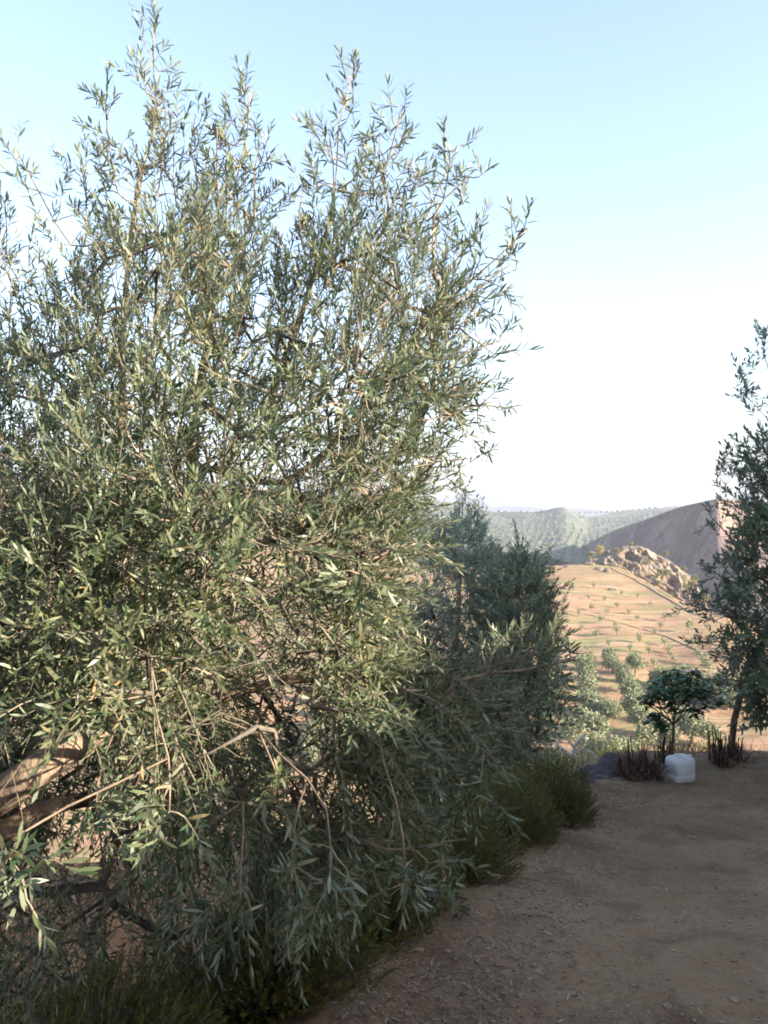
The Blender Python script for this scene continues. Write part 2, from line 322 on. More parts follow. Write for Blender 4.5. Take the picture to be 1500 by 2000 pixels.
class Tree:
    cull = None
    def __init__(s, name, loc, label, cat, leafm, group=None):
        s.root = empty(name, loc, label, cat, group); s.loc = np.array(loc, float)
        s.nodes = []; s.par = []; s.w = []; s.fixed = {}; s.leaf = MB(); s.tw = MB(); s.leafm = leafm
    def chain(s, pts, radii, start=None):
        """authored limb; start = node index to hang from"""
        p = start; out = []
        pts = [np.asarray(q, float) for q in pts]
        if start is not None: pts = [s.nodes[start]]+pts; radii = [radii[0]]+list(radii)
        for k in range(len(pts)-1):
            n = max(2, int(np.linalg.norm(pts[k+1]-pts[k])/.12))
            pm = pts[k-1] if k else pts[k]*2-pts[k+1]; pn = pts[k+2] if k+2 < len(pts) else pts[k+1]*2-pts[k]
            for q in range((0 if (k == 0 and start is None) else 1), n+1):
                t = q/n; a, b, c, d = pm, pts[k], pts[k+1], pn
                v = .5*((2*b)+(-a+c)*t+(2*a-5*b+4*c-d)*t*t+(-a+3*b-3*c+d)*t**3)
                v = v+.012*np.array([noise.noise((v[0]*5+i*9, v[1]*5, v[2]*5)) for i in range(3)])
                s.nodes.append(v); s.par.append(p if p is not None else -1); i = len(s.nodes)-1
                s.fixed[i] = radii[k]*(1-t)+radii[k+1]*t; p = i; out.append(i)
        return out
    def grow(s, targets, step=.22, up=.25):
        base = np.array(s.nodes[0])
        T = list(targets); T.sort(key=lambda q: min(np.linalg.norm(np.array(s.nodes)[::4]-q, axis=1)))
        for t in T:
            A = np.array(s.nodes); v = t-A; L = np.linalg.norm(v, axis=1)
            cost = L+up*np.maximum(0, A[:, 2]-t[2])*1.0
            i = int(np.argmin(cost)); n = max(1, int(L[i]/step)); p = i; a = A[i]
            bend = np.array([random.gauss(0, .05) for _ in range(3)])*L[i]
            for k in range(1, n+1):
                f = k/n; q = a+(t-a)*f+bend*4*f*(1-f)+np.array((0, 0, -.1*L[i]*f*(1-f)))
                s.nodes.append(q); s.par.append(p); p = len(s.nodes)-1
    def shoots(s, pts, length=(.16, .34), out=.55, up=.5, droop=None, leafL=(.038, .062), leafW=.0050, gap=.0155, centre=None, near=True, twig_r=.0016, sides=3):
        LP = []; LD = []; LN = []; LL = []; nn_ = len(s.nodes); A = np.zeros((nn_+len(pts)*12+10, 3)); A[:nn_] = np.array(s.nodes)
        dd = np.array([np.linalg.norm(A[:nn_:3]-t, axis=1).min() for t in pts]); pts = np.array(pts)[np.argsort(dd)]
        s.ends = getattr(s, 'ends', []); c = centre if centre is not None else A[:nn_].mean(0)
        if not hasattr(s, 'attach'): s.attach = []
        for t in pts:
            L = np.linalg.norm(t-A[:nn_], axis=1); i = int(np.argmin(L)); a = A[i]
            if L[i] > .14:
                k_ = min(11, int(L[i]/.09)); bd = np.array([random.gauss(0, .06) for _ in range(3)])*L[i]; p_ = i; t0 = a
                for q_ in range(1, k_):
                    f_ = q_/k_; A[nn_] = t0+(t-t0)*f_+bd*4*f_*(1-f_); s.nodes.append(A[nn_].copy()); s.par.append(p_); p_ = nn_; nn_ += 1
                i = p_; a = A[i]; L = np.linalg.norm(t-A[:nn_], axis=1)
            tdir = unit(t-a) if L[i] > .02 else np.array((0, 0, 1.))
            o = unit(t-c); u = up if not callable(up) else up(t)
            dr = unit(tdir*.6+o*out+np.array((0, 0, u))+np.array([random.gauss(0, .28) for _ in range(3)]))
            ln = random.uniform(*length); n = 4
            g = np.array((0, 0, -1.))*(.10 if u > 0 else .35)*ln
            stem = [a, a+(t-a)*.5+np.array([random.gauss(0, .02) for _ in range(3)])*L[i]*2, t]
            s.attach.append(i)
            S = [t+dr*ln*k/n+g*(k/n)**2 for k in range(n+1)]
            allp = np.array(stem+S[1:])
            if L[i] > .03: s.tw.tube(allp, np.linspace(twig_r*1.9, twig_r*.5, len(allp)), sides, False)
            else: s.tw.tube(np.array(S), np.linspace(twig_r*1.5, twig_r*.5, len(S)), sides, False)
            s.ends.append((t, dr, ln))
            m = int(ln/gap); roll = random.uniform(0, math.pi)
            side = unit(np.cross(dr, np.array((.3, .2, 1.)))); oth = np.cross(dr, side)
            for k in range(m):
                f = (k+.6)/m; q = t+dr*ln*f+g*f*f
                roll += math.pi/2+random.gauss(0, .35); spread = .95-.5*f+random.gauss(0, .12)
                for sg in (1, -1):
                    if random.random() < .12 or (s.cull and s.cull(q)): continue
                    r = side*math.cos(roll)*sg+oth*math.sin(roll)*sg
                    ld = dr*math.cos(spread)+r*math.sin(spread)+np.array([random.gauss(0, .12) for _ in range(3)])
                    nn = unit(dr*math.sin(spread)-r*math.cos(spread)+np.array((0, 0, .35))+np.array([random.gauss(0, .3) for _ in range(3)]))
                    LP.append(q); LD.append(ld); LN.append(nn); LL.append(random.uniform(*leafL)*(1-.35*abs(f-.45)))
            LP.append(t+dr*ln+g); LD.append(dr); LN.append(side); LL.append(leafL[0])
        LP, LD, LN, LL = map(np.array, (LP, LD, LN, LL))
        leaves_mesh(s.leaf, LP, LD, LN, LL, LL/.055*leafW*RNG.uniform(.75, 1.15, len(LL)), RNG.uniform(-.15, .42, len(LL)))
        return len(LL)
    def finish(s, r0=.0028, k=7, trunk_name='trunk', expo=2.2, min_r=.0018, far=False):
        n = len(s.nodes); w_ = np.zeros(n)
        for i in s.attach: w_[i] += 1
        ch = [[] for _ in range(n)]
        for i in range(n):
            if s.par[i] >= 0: ch[s.par[i]].append(i)
        for i in range(n-1, -1, -1):
            w_[i] = max(w_[i], .3) if not ch[i] else w_[i]+sum(w_[c] for c in ch[i])
        rad = r0*np.power(np.maximum(w_, .5), 1/expo)
        tr = MB(); br = MB()
        for i in range(n):
            p = s.par[i]
            if i in s.fixed: rad[i] = s.fixed[i]*(.62 if s.nodes[i][2] > .1 else 1)
            elif p >= 0: rad[i] = min(rad[i], rad[p]*(.55 if p in s.fixed and rad[p] > .012 else .985))
            rad[i] = max(rad[i], min_r)
        A = np.array(s.nodes); done = np.zeros(n, bool)
        starts = [(-1, i) for i in range(n) if s.par[i] < 0]
        while starts:
            p, i = starts.pop(); seq = ([p] if p >= 0 else [])+[i]
            while ch[i]:
                big = max(ch[i], key=lambda c: rad[c]+(1 if c in s.fixed and i in s.fixed and c == i+1 else 0))
                for c in ch[i]:
                    if c != big: starts.append((i, c))
                i = big; seq.append(i)
            if len(seq) > 1:
                rr = rad[seq].copy(); 
                if p >= 0: rr[0] = min(rad[p]*.8, rr[1]*1.05)
                fx = sum(q in s.fixed for q in seq) > len(seq)*.5
                pts = A[seq]
                if fx: rr = rr*(1+.10*np.array([noise.noise(tuple(q*6)) for q in pts]))
                (tr if fx else br).tube(pts, rr, 10 if fx else (5 if rr.max() > .008 else 4))
        if tr.n: tr.build(trunk_name, M['bark'], s.root, True, s.loc)
        if br.n: br.build('branches', M['branch'], s.root, True, s.loc)
        s.tw.build('twigs', M['twig'], s.root, False, s.loc)
        s.leaf.build('crown', s.leafm, s.root, False, s.loc)

# ---- the big olive on the left
POLY = [(-760,1200),(-720,850),(-560,620),(-330,600),(-120,640),(-40,660),(50,690),(105,640),(150,520),(195,440),(225,340),(262,290),(320,310),(350,380),(415,370),(475,380),(495,490),(530,610),(590,560),(625,440),(690,400),(745,450),(800,470),(845,470),(860,530),(900,570),(905,630),(880,700),(900,750),(880,820),(850,890),(830,940),(780,1000),(800,1080),(760,1150),(720,1220),(790,1280),(880,1300),(930,1335),(935,1390),(880,1450),(790,1510),(710,1580),(680,1660),(610,1710),(500,1780),(400,1860),(200,1960),(-200,1960),(-600,1750)]
base = P(-150, 2060, 3.9); base[2] = near_h(base[0], base[1])-.05
T1 = Tree('olive_tree', base, 'large grey-green olive tree filling the left of the view beside the dirt path', 'tree', M['leaf'])
c0 = T1.chain([base, P(-145, 1850, 3.8), P(-120, 1700, 3.5), P(-100, 1610, 3.2)], [.17, .14, .125, .11])
fork = c0[-1]
limbA = T1.chain([P(0, 1555, 2.75), P(90, 1492, 2.75), P(180, 1440, 2.85), P(300, 1400, 3.1), P(420, 1365, 3.3), P(560, 1330, 3.3), P(720, 1320, 3.2), P(880, 1310, 3.0)], [.062, .058, .047, .036, .026, .02, .015, .010, .006], fork)
limbB = T1.chain([P(0, 1622, 2.95), P(60, 1592, 2.95), P(140, 1566, 3.0), P(240, 1560, 3.0), P(340, 1550, 3.0), P(480, 1610, 3.0), P(640, 1640, 2.9)], [.042, .036, .03, .022, .018, .014, .010, .006], fork)
limbC = T1.chain([P(60, 1480, 3.7), P(170, 1370, 3.8), P(240, 1240, 3.8), P(285, 1140, 3.75), P(325, 1050, 3.7)], [.095, .08, .07, .06, .052, .058], c0[-6])
k = limbC[-1]
T1.chain([P(270, 1012, 3.75), P(205, 985, 3.8), P(150, 930, 3.9), P(100, 820, 3.9), P(60, 700, 3.9)], [.026, .024, .02, .017, .013, .008], k)
T1.chain([P(330, 985, 3.7), P(270, 995, 3.7)], [.022, .018, .01], k)
uC = T1.chain([P(370, 960, 3.7), P(380, 850, 3.7), P(400, 700, 3.6), P(415, 560, 3.6)], [.036, .033, .027, .02, .012], k)
T1.chain([P(235, 860, 3.75), P(238, 700, 3.7), P(255, 500, 3.6), P(275, 330, 3.55)], [.028, .022, .018, .013, .006], k-6)
T1.chain([P(500, 860, 3.6), P(540, 740, 3.6), P(600, 580, 3.5), P(650, 420, 3.5)], [.026, .026, .02, .014, .007], uC[4])
T1.chain([P(560, 940, 3.5), P(680, 830, 3.5), P(790, 690, 3.5), P(860, 570, 3.5)], [.024, .022, .017, .012, .006], uC[2])
T1.chain([P(520, 1060, 3.4), P(650, 1010, 3.3), P(780, 960, 3.3)], [.02, .018, .012, .006], k-3)
T1.chain([P(-130, 1400, 3.6), P(-170, 1150, 3.8), P(-200, 850, 3.9), P(-210, 600, 3.9)], [.08, .07, .055, .035, .015], fork)
T1.chain([P(-350, 1450, 3.8), P(-500, 1200, 4.0), P(-560, 950, 4.0)], [.07, .055, .035, .015], c0[-4])
T1.chain([P(0, 1300, 3.2), P(60, 1250, 3.3), P(140, 1190, 3.4)], [.035, .026, .022, .012], limbA[1])
T1.chain([P(0, 1378, 3.1), P(110, 1362, 3.1), P(220, 1350, 3.3)], [.03, .02, .018, .009], limbA[0])
SP = [((275,380),(300,18),3.5),((235,380),(200,170),3.5),((310,380),(318,150),3.55),((455,380),(487,140),3.5),((395,380),(382,205),3.6),((345,400),(338,195),3.7),((430,380),(425,235),3.4),((500,430),(512,245),3.5),
      ((655,370),(690,128),3.4),((650,400),(640,235),3.5),((730,380),(795,190),3.4),((760,420),(740,240),3.6),((850,420),(945,312),3.3),((830,430),(902,268),3.4),((770,400),(820,330),3.2),
      ((880,580),(1045,430),3.2),((890,590),(1025,498),3.2),((880,520),(945,445),3.4),((880,700),(1003,655),3.3),((900,640),(950,600),3.4),((880,810),(978,790),3.3),((850,900),(932,895),3.3),((880,760),(950,745),3.5),
      ((140,480),(18,268),3.6),((60,640),(-10,450),3.5),((170,450),(158,285),3.6),((110,620),(60,480),3.7),((-20,600),(10,380),3.7),((-140,560),(-110,330),3.7),((-300,560),(-330,350),3.9),
      ((560,560),(540,440),3.5),((600,500),(592,350),3.4),((560,640),(575,500),3.7),((20,720),(35,520),3.6),((-80,720),(-70,520),3.7),((110,700),(95,560),3.5),((900,1330),(1150,1285),2.8),((880,1400),(1040,1390),2.9),((760,1660),(925,1640),2.6),((700,1080),(835,1060),2.9),((930,1310),(1085,1262),2.9)]
def dens1(x, y):
    v = 1.0
    if y < 620: v *= .8
    if y > 1560: v *= .75
    if y > 1620 and x < 520: v *= .45
    if x < -100: v *= .3
    if y < 900: v *= .64
    elif y < 1000: v *= .75
    return v
def dc1(x, y): return 3.55-.35*max(0, min(1, (y-900)/600))+(.45*min(1, (y-1560)/150) if y > 1560 and x < 560 else 0)
def bare(x, y, d):                                     # the pruned thick limbs at the lower left stay bare
    return (x < 270 and 1370 < y < 1700 and d < 3.35) or (x < 330 and 1520 < y < 1600 and d < 3.05)
mid = sample_crown(POLY, 750, dc1, 1.1, 330, (1.0, -.5), dens1, skip=bare)
T1.grow(mid)
for (a, b, d) in SP:
    A3 = P(*a, d); B3 = P(*b, d+random.uniform(-.1, .1))
    arr = np.array(T1.nodes); i = int(np.argmin(np.linalg.norm(arr-A3, axis=1)+.6*np.maximum(0, arr[:, 2]-A3[2])))
    ids = T1.chain([A3, A3*.5+B3*.5+np.array((random.gauss(0, .02), 0, 0)), A3+(B3-A3)*.9], [.006, .0045, .0035, .002], i)
    L = np.linalg.norm(B3-A3); ax = (B3-A3)/L; n = int(L/.034); pts = []
    for q in range(n):
        f = (q+random.random())/n
        v = A3+ax*L*f*.93; r = unit(np.cross(ax, np.array([random.gauss(0, 1) for _ in range(3)])))
        pts.append(v+r*(.02+.07*(1-f)))
    T1.shoots(np.array(pts), (.07, .17), .12, .25 if abs(ax[2]) < .6 else .9, leafL=(.045, .062), centre=A3-ax*.3)
def near_limb(q):
    d = q[1]
    if d > 3.0 or q[0] > -.9: return False
    px = 750+F*q[0]/d; py = 1000-F*q[2]/d
    for (x0, y0, x1, y1, w_) in ((-60, 1585, 95, 1490, 75), (95, 1490, 185, 1440, 50), (-40, 1640, 140, 1566, 38)):
        t = max(0, min(1, ((px-x0)*(x1-x0)+(py-y0)*(y1-y0))/((x1-x0)**2+(y1-y0)**2)))
        if math.hypot(px-x0-(x1-x0)*t, py-y0-(y1-y0)*t) < w_: return random.random() < .93
    return False
LS = [P(-20, 1570, 2.8), P(20, 1540, 2.78), P(60, 1512, 2.75), P(100, 1488, 2.76), P(140, 1462, 2.8)]; SD = np.array(sdir)
def sunlane(q):                                        # an open lane that lets the low sun reach the pruned limb
    for a in LS:
        v = q-a; t = float(v@SD)
        if .05 < t < 4 and np.linalg.norm(v-SD*t) < .11: return True
    return False
_nl = near_limb
near_limb = lambda q: _nl(q) or sunlane(q)
T1.cull = near_limb
sh = sample_crown(POLY, 6100, dc1, 1.2, 300, (1.35, lambda x, y: -.2 if y < 950 else -.42), dens1, skip=bare)
def up1(t): return .75 if t[2] > .6 else (.35 if t[2] > -.3 else (-.1 if t[2] > -.9 else -.55))
nl = T1.shoots(sh, (.13, .30), .55, up1, centre=P(300, 1200, 3.8))
# leafy sprays that hang out of the lower crown towards the path
hang = [(240,1300,1400,2.2),(330,1440,1600,2.05),(190,1500,1610,2.15),(640,1520,1750,1.95),(575,1560,1740,2.0),(785,1600,1740,2.2),(40,1600,1720,1.7),(540,1480,1560,2.2),(150,1190,1270,2.2),(100,1150,1230,2.2),(860,1620,1740,2.4),(420,1200,1120,2.3),(700,1080,1160,2.3),(330,1050,1160,2.4),(470,1650,1800,2.2),(940,1500,1560,2.7)]
for (hx, y0, y1, d) in hang:
    A3 = P(hx, y0, d+.1); B3 = P(hx, y1, d); arr = np.array(T1.nodes); i = int(np.argmin(np.linalg.norm(arr-A3, axis=1)+.8*np.maximum(0, A3[2]-arr[:, 2])))
    T1.chain([P(hx, y0+.25*(y1-y0), d+.04), A3*.1+B3*.9], [.0028, .0022, .0016], i)
    pts = [B3+np.array([random.gauss(0, .022) for _ in range(3)])+(P(hx-8, y0, d)-B3)*random.random()*.45 for _ in range(8)]
    T1.shoots(np.array(pts), (.05, .12), .4, -.15, leafL=(.05, .07), centre=P(hx, y0, d+.2), gap=.014)
T1.finish(.0021)
# olives hanging on the shoots
om = soil('olive_skin', [(.3, (.02, .03, .015)), (.7, (.04, .06, .02))], 30, rough=.35)
mb = MB(); ph = np.linspace(0, math.pi, 6); th = np.arange(8)*math.pi/4
Vs = np.array([(.0065*math.sin(a)*math.cos(b), .0065*math.sin(a)*math.sin(b), .0095*math.cos(a)) for a in ph for b in th])
mb.add(Vs, [(i*8+j, (i+1)*8+j, (i+1)*8+(j+1) % 8, i*8+(j+1) % 8) for i in range(5) for j in range(8)])
ends = [e for e in T1.ends if e[0][1] < 3.7 and -1.6 < e[0][0] < 1 and e[0][2] > .3]; random.shuffle(ends)
o0 = None
for (t, dr, ln) in ends[:90]:
    if o0 is None: o = o0 = mb.build('olive', om, T1.root, True)
    else: o = o0.copy(); COL.objects.link(o); o.parent = T1.root
    q = t+dr*ln*random.uniform(.1, .6)-T1.loc+np.array((random.uniform(-.01, .01), 0, -.02)); o.location = tuple(q)
print('main leaves', nl, 'nodes', len(T1.nodes))

def side_tree(loc, label, poly, dc, half, rampx, n, spires, trunk_pts, trunk_r, leafm=None, leafL=(.048, .066), seed=3, group=None, hole=(.9, -.2), nmid=200, length=(.14, .34), leafW=.0068):
    random.seed(seed)
    t = Tree('olive_tree', loc, label, 'tree', leafm or M['leaf2'], group)
    t.chain([loc]+trunk_pts, trunk_r)
    t.grow(sample_crown(poly, nmid, dc, half*.8, rampx, (.9, -.4)), .3)
    for (a, b, d) in spires:
        A3 = P(*a, d); B3 = P(*b, d); arr = np.array(t.nodes); i = int(np.argmin(np.linalg.norm(arr-A3, axis=1)))
        t.chain([A3, A3+(B3-A3)*.9], [.006, .005, .002], i); L = np.linalg.norm(B3-A3); ax = (B3-A3)/L; m = int(L/.03)
        pts = [A3+ax*L*.93*(q+random.random())/m+unit(np.cross(ax, RNG.normal(size=3)))*(.02+.09*(1-q/m)) for q in range(m)]
        t.shoots(np.array(pts), (.09, .2), .12, .3 if abs(ax[2]) < .6 else .9, leafL=leafL, centre=A3-ax*.3, leafW=leafW, gap=.022)
    n_ = t.shoots(sample_crown(poly, n, dc, half, rampx, hole), length, .45, lambda q: .6 if q[2] > -1.3 else .2, leafL=leafL, leafW=leafW, gap=.021, centre=P(poly[0][0], poly[0][1], dc) if False else None)
    t.finish(.0024); print('side', n_)
    return t
# second and third olives, further down the bank
b2 = P(880, 1650, 8.6); b2[2] = near_h(b2[0], b2[1])-.05
side_tree(b2, 'slender bluish-green olive tree with a tall spire, behind the right edge of the big one', 
    [(905,1030),(935,1030),(950,1070),(985,1105),(990,1180),(1000,1260),(1000,1400),(990,1540),(900,1610),(780,1600),(700,1500),(670,1350),(690,1220),(770,1165),(825,1110),(842,1060),(870,1030)], 8.2, 1.1, 90, 2700,
    [((905,1120),(903,948),8.3),((912,1100),(918,985),8.2),((890,1100),(888,990),8.3),((925,1120),(935,985),8.3),((875,1120),(868,1005),8.3),((850,1150),(845,1040),8.2),((950,1160),(955,1075),8.3)],
    [P(885, 1540, 8.4), P(880, 1400, 8.3), P(890, 1250, 8.3), P(900, 1120, 8.3)], [.09, .075, .055, .035, .012], seed=5, leafm=M['leaf3'], length=(.12, .24), hole=(.9, -.35))
b3 = P(1010, 1680, 7.4); b3[2] = near_h(b3[0], b3[1])-.05
side_tree(b3, 'dark bushy olive tree right of the slender one, its crown against the tan field',
    [(1015,1110),(1045,1115),(1068,1170),(1070,1240),(1068,1290),(1085,1360),(1075,1440),(1050,1500),(1055,1560),(1010,1620),(930,1610),(935,1500),(940,1350),(950,1200),(968,1140),(990,1120)], 7.2, .8, 90, 1250,
    [((1020,1180),(1012,1045),7.2),((1005,1160),(1000,1070),7.2),((1050,1200),(1052,1105),7.2),((985,1180),(978,1090),7.2),((1060,1260),(1095,1165),7.1),((1060,1240),(1088,1200),7.1),((1060,1300),(1092,1255),7.2),((1070,1400),(1105,1345),7.1)],
    [P(1005, 1560, 7.3), P(1000, 1400, 7.2), P(1010, 1260, 7.2), P(1015, 1160, 7.2)], [.08, .07, .05, .03, .01], seed=6)
b4 = P(1432, 1502, 8.9); b4 = P(1440, 1502, 8.9); b4[2] = near_h(b4[0], b4[1])-.04
side_tree(b4, 'dark olive tree at the right border standing on the far edge of the terrace',
    [(1580,600),(1525,650),(1500,700),(1510,790),(1492,860),(1470,920),(1480,985),(1450,1010),(1450,1090),(1425,1140),(1415,1180),(1400,1215),(1435,1260),(1440,1310),(1460,1370),(1490,1420),(1600,1440),(1800,1400),(1900,1200),(1880,900),(1750,680)], 7.9, 1.0, 120, 2300,
    [((1500,720),(1487,640),7.8),((1480,780),(1435,715),7.7),((1470,900),(1405,905),7.8),((1460,940),(1432,855),7.8),((1450,985),(1393,915),7.8),((1440,1060),(1382,1000),7.8),((1440,1140),(1365,1100),7.8),((1430,1200),(1338,1180),7.7),((1430,1210),(1345,1150),7.8),((1440,1270),(1350,1252),7.8),((1440,1340),(1392,1330),7.8),((1500,820),(1445,760),7.8)],
    [P(1430, 1460, 8.8), P(1440, 1380, 8.5), P(1490, 1250, 8.1), P(1560, 1050, 8.0), P(1600, 850, 8.0)], [.042, .036, .034, .032, .025, .012], seed=8, nmid=200, leafL=(.058, .08), leafW=.0085)

# ---- small broad-leaved sapling
def sapling():
    random.seed(11); b = P(1314, 1492, 8.5); b[2] = near_h(b[0], b[1])-.03
    t = Tree('sapling', b, 'small umbrella-shaped young tree with dark leaves on a thin straight stem', 'young tree', M['broad'])
    t.chain([b, P(1315, 1440, 8.45), P(1317, 1395, 8.4)], [.017, .014, .013])
    top = len(t.nodes)-1; rngp = []
    for (x, y, d) in [(1250,1368,8.3),(1405,1368,8.3),(1396,1345,8.1),(1262,1352,8.2),(1268,1398,8.3),(1285,1330,8.5),(1300,1318,8.2),(1325,1316,8.5),(1345,1325,8.3),(1362,1318,8.4),(1385,1335,8.3),(1392,1352,8.6),(1372,1385,8.3),(1340,1360,8.7),(1300,1355,8.7),(1318,1340,8.1),(1355,1350,8.1),(1285,1350,8.0),(1308,1375,8.1),(1288,1412,8.3)]:
        t.chain([P((x+1317)/2+random.gauss(0, 5), (y+1385)/2+random.gauss(4, 5), (d+8.4)/2), P(x, y, d)], [.006, .004, .002], top-random.randint(0, 1))
        for q in range(7): rngp.append(P(1317+(x-1317)*(.55+.55*random.random()), y+random.gauss(0, 4)+random.random()*4, d+random.gauss(0, .06)))
    LP = []; LD = []; LN = []; LL = []
    A = np.array(t.nodes)
    t.attach = []
    for q in rngp:
        i = int(np.argmin(np.linalg.norm(A-q, axis=1))); t.attach.append(i)
        t.tw.tube(np.array([A[i], q]), [.003, .0015], 3, False)
        for k in range(15):
            a = random.uniform(0, 6.28); dn = np.array((math.cos(a), math.sin(a), random.uniform(-.25, .15)))
            LP.append(q+RNG.normal(size=3)*.025); LD.append(dn); LN.append(np.array((random.gauss(0, .3), random.gauss(0, .3), 1.))); LL.append(random.uniform(.05, .10))
    LL = np.array(LL); leaves_mesh(t.leaf, np.array(LP), np.array(LD), np.array(LN), LL, LL*.19, .2)
    t.finish(.003)
sapling()

# ------------------------------------------------------------ shrubs along the bank
def shrub(cx, cy, rx, ry, h, n, label, mat, name='shrub', cat='shrub', group=None, seed=1, z=None, leafL=(.014, .026), spr=(.10, .2), per=26, wid=.11, lean=.5):
    random.seed(seed); rg = np.random.default_rng(seed)
    z0 = near_h(cx, cy) if z is None else z
    r = empty(name, (cx, cy, z0), label, cat, group)
    u = rg.normal(size=(n, 3)); u[:, 2] = np.abs(u[:, 2])*.9; u = unit(u); rr = rg.uniform(.25, 1, n)**.45
    lump = np.array([1+.28*noise.noise((a[0]*1.8+seed, a[1]*1.8, a[2]*1.8)) for a in u])
    T_ = np.stack((u[:, 0]*rx, u[:, 1]*ry, u[:, 2]*h), 1)*(rr*lump)[:, None]
    zz = np.array([near_h(cx+a[0], cy+a[1])-z0 for a in T_]) if z is None else 0
    T_[:, 2] += zz
    D = unit(u*np.array((1, 1, 1.))*lean+np.array((0, 0, .8))+rg.normal(size=(n, 3))*.25)
    st = MB(); lf = MB(); ln = rg.uniform(*spr, n)
    for a in range(n):
        if a % 3 == 0: 
            b0 = T_[a]*np.array((.35, .35, 0)); b0[2] = 0
            st.tube(np.array([b0, T_[a]*.6+b0*.4+np.array((0, 0, .02)), T_[a], T_[a]+D[a]*ln[a]]), [.004, .003, .002, .001], 3, False)
        else: st.tube(np.array([T_[a]-D[a]*ln[a]*.5, T_[a]+D[a]*ln[a]]), [.0015, .0008], 3, False)
    K = per; f = np.tile(np.linspace(0, 1, K), n); I = np.repeat(np.arange(n), K); a = rg.uniform(0, 6.28, n*K)
    s1 = unit(np.cross(D[I], np.array((.31, .2, .9)))); s2 = np.cross(D[I], s1); rd = s1*np.cos(a)[:, None]+s2*np.sin(a)[:, None]
    LP = T_[I]+D[I]*(ln[I]*(f*1.3-.3))[:, None]; sp = rg.uniform(.4, .9, n*K)[:, None]
    LL = rg.uniform(*leafL, n*K); leaves_mesh(lf, LP, D[I]*np.cos(sp)+rd*np.sin(sp), rd, LL, LL*wid, .05)
    st.build('stems', M['twig'], r, False); lf.build('foliage', mat, r, False)
    return r
SG = 'low evergreen shrubs along the left edge of the path'
def ed(t, off):
    p = EA+ED*t+EN*off; return p[0], p[1]
for (t, off, rx, ry, h, lab, sd) in [
    (4.05, .30, .40, .38, .40, 'rounded dark shrub, farthest of the low hedge, its foot on the bare path', 21),
    (3.25, .42, .42, .48, .42, 'olive-green low shrub directly in front of the farthest rounded one', 22),
    (2.45, .50, .42, .48, .42, 'middle shrub of the low hedge with yellowish-green sprigs', 23),
    (1.55, .55, .44, .50, .46, 'low shrub under the lit hanging olive sprays', 24),
    (.70, .62, .46, .48, .48, 'brown-tinged low shrub nearest the bottom edge beside the path', 25),
    (-.15, .85, .5, .48, .45, 'dark low shrub at the bottom edge, left of the brown-tinged one', 26)]:
    x, y = ed(t, off); shrub(x, y, rx*1.05, ry*1.1, h*1.12, 2300, lab, M['rosemary'], 'shrub', 'shrub', SG, sd, spr=(.035, .085), per=17, wid=.15, lean=1.1, leafL=(.011, .021))
# paler bushes on the sunny bank just below the terrace, behind the hedge
for (px, py, d, r_, h, lab, sd) in [(1110, 1545, 11.5, .42, .55, 'pale yellow-green bush on the sunny bank behind the rounded dark shrub', 31),
    (1085, 1500, 12.5, .35, .55, 'pale leafy bush left of the white branches', 32), (1175, 1508, 13.5, .45, .6, 'pale green bush below the white branches', 33),
    (1205, 1490, 14.5, .5, .6, 'light bush on the bank left of the tall dry reed clump', 34)]:
    q = P(px, py+25, d); shrub(q[0], q[1], r_, r_, h, 420, lab, M['yellowbush'], 'bush', 'bush', 'pale bushes below the terrace', sd, z=q[2]-.2, leafL=(.03, .055), spr=(.12, .25), per=14, wid=.2)

# white forking branches on the bank, pale in their base colour
bw = soil('pale_wood', [(.3, (.38, .34, .30)), (.7, (.62, .58, .53))], 10, [], [(25, .6, .02)])
mb = MB(); d = 12.6
mb.tube([P(1122, 1500, d), P(1120, 1472, d), P(1122, 1456, d), P(1132, 1445, d-.1), P(1143, 1434, d-.1)], [0.034, 0.031, 0.028, 0.034, 0.025], 8)
mb.tube([P(1118, 1480, d), P(1108, 1471, d), P(1097, 1461, d+.1), P(1085, 1453, d+.1)], [0.031, 0.034, 0.028, 0.012], 8)
mb.tube([P(1122, 1470, d), P(1140, 1462, d), P(1155, 1470, d), P(1164, 1480, d), P(1176, 1490, d)], [0.012, 0.012, 0.017, 0.031, 0.012], 7)
mb.tube([P(1125, 1505, d+.1), P(1112, 1500, d), P(1098, 1495, d-.1)], [0.050, 0.056, 0.031], 8)
mb.tube([P(1121, 1462, d), P(1114, 1450, d), P(1112, 1438, d-.05)], [.018, .013, .006], 6)
mb.tube([P(1134, 1444, d-.1), P(1142, 1450, d), P(1150, 1447, d)], [.016, .010, .005], 6)
o = mb.build('pale_branch', bw, None, True, P(1120, 1500, d)); o.location = tuple(P(1120, 1500, d))
tag(o, 'white branch forking on the bank below the path', 'branch')

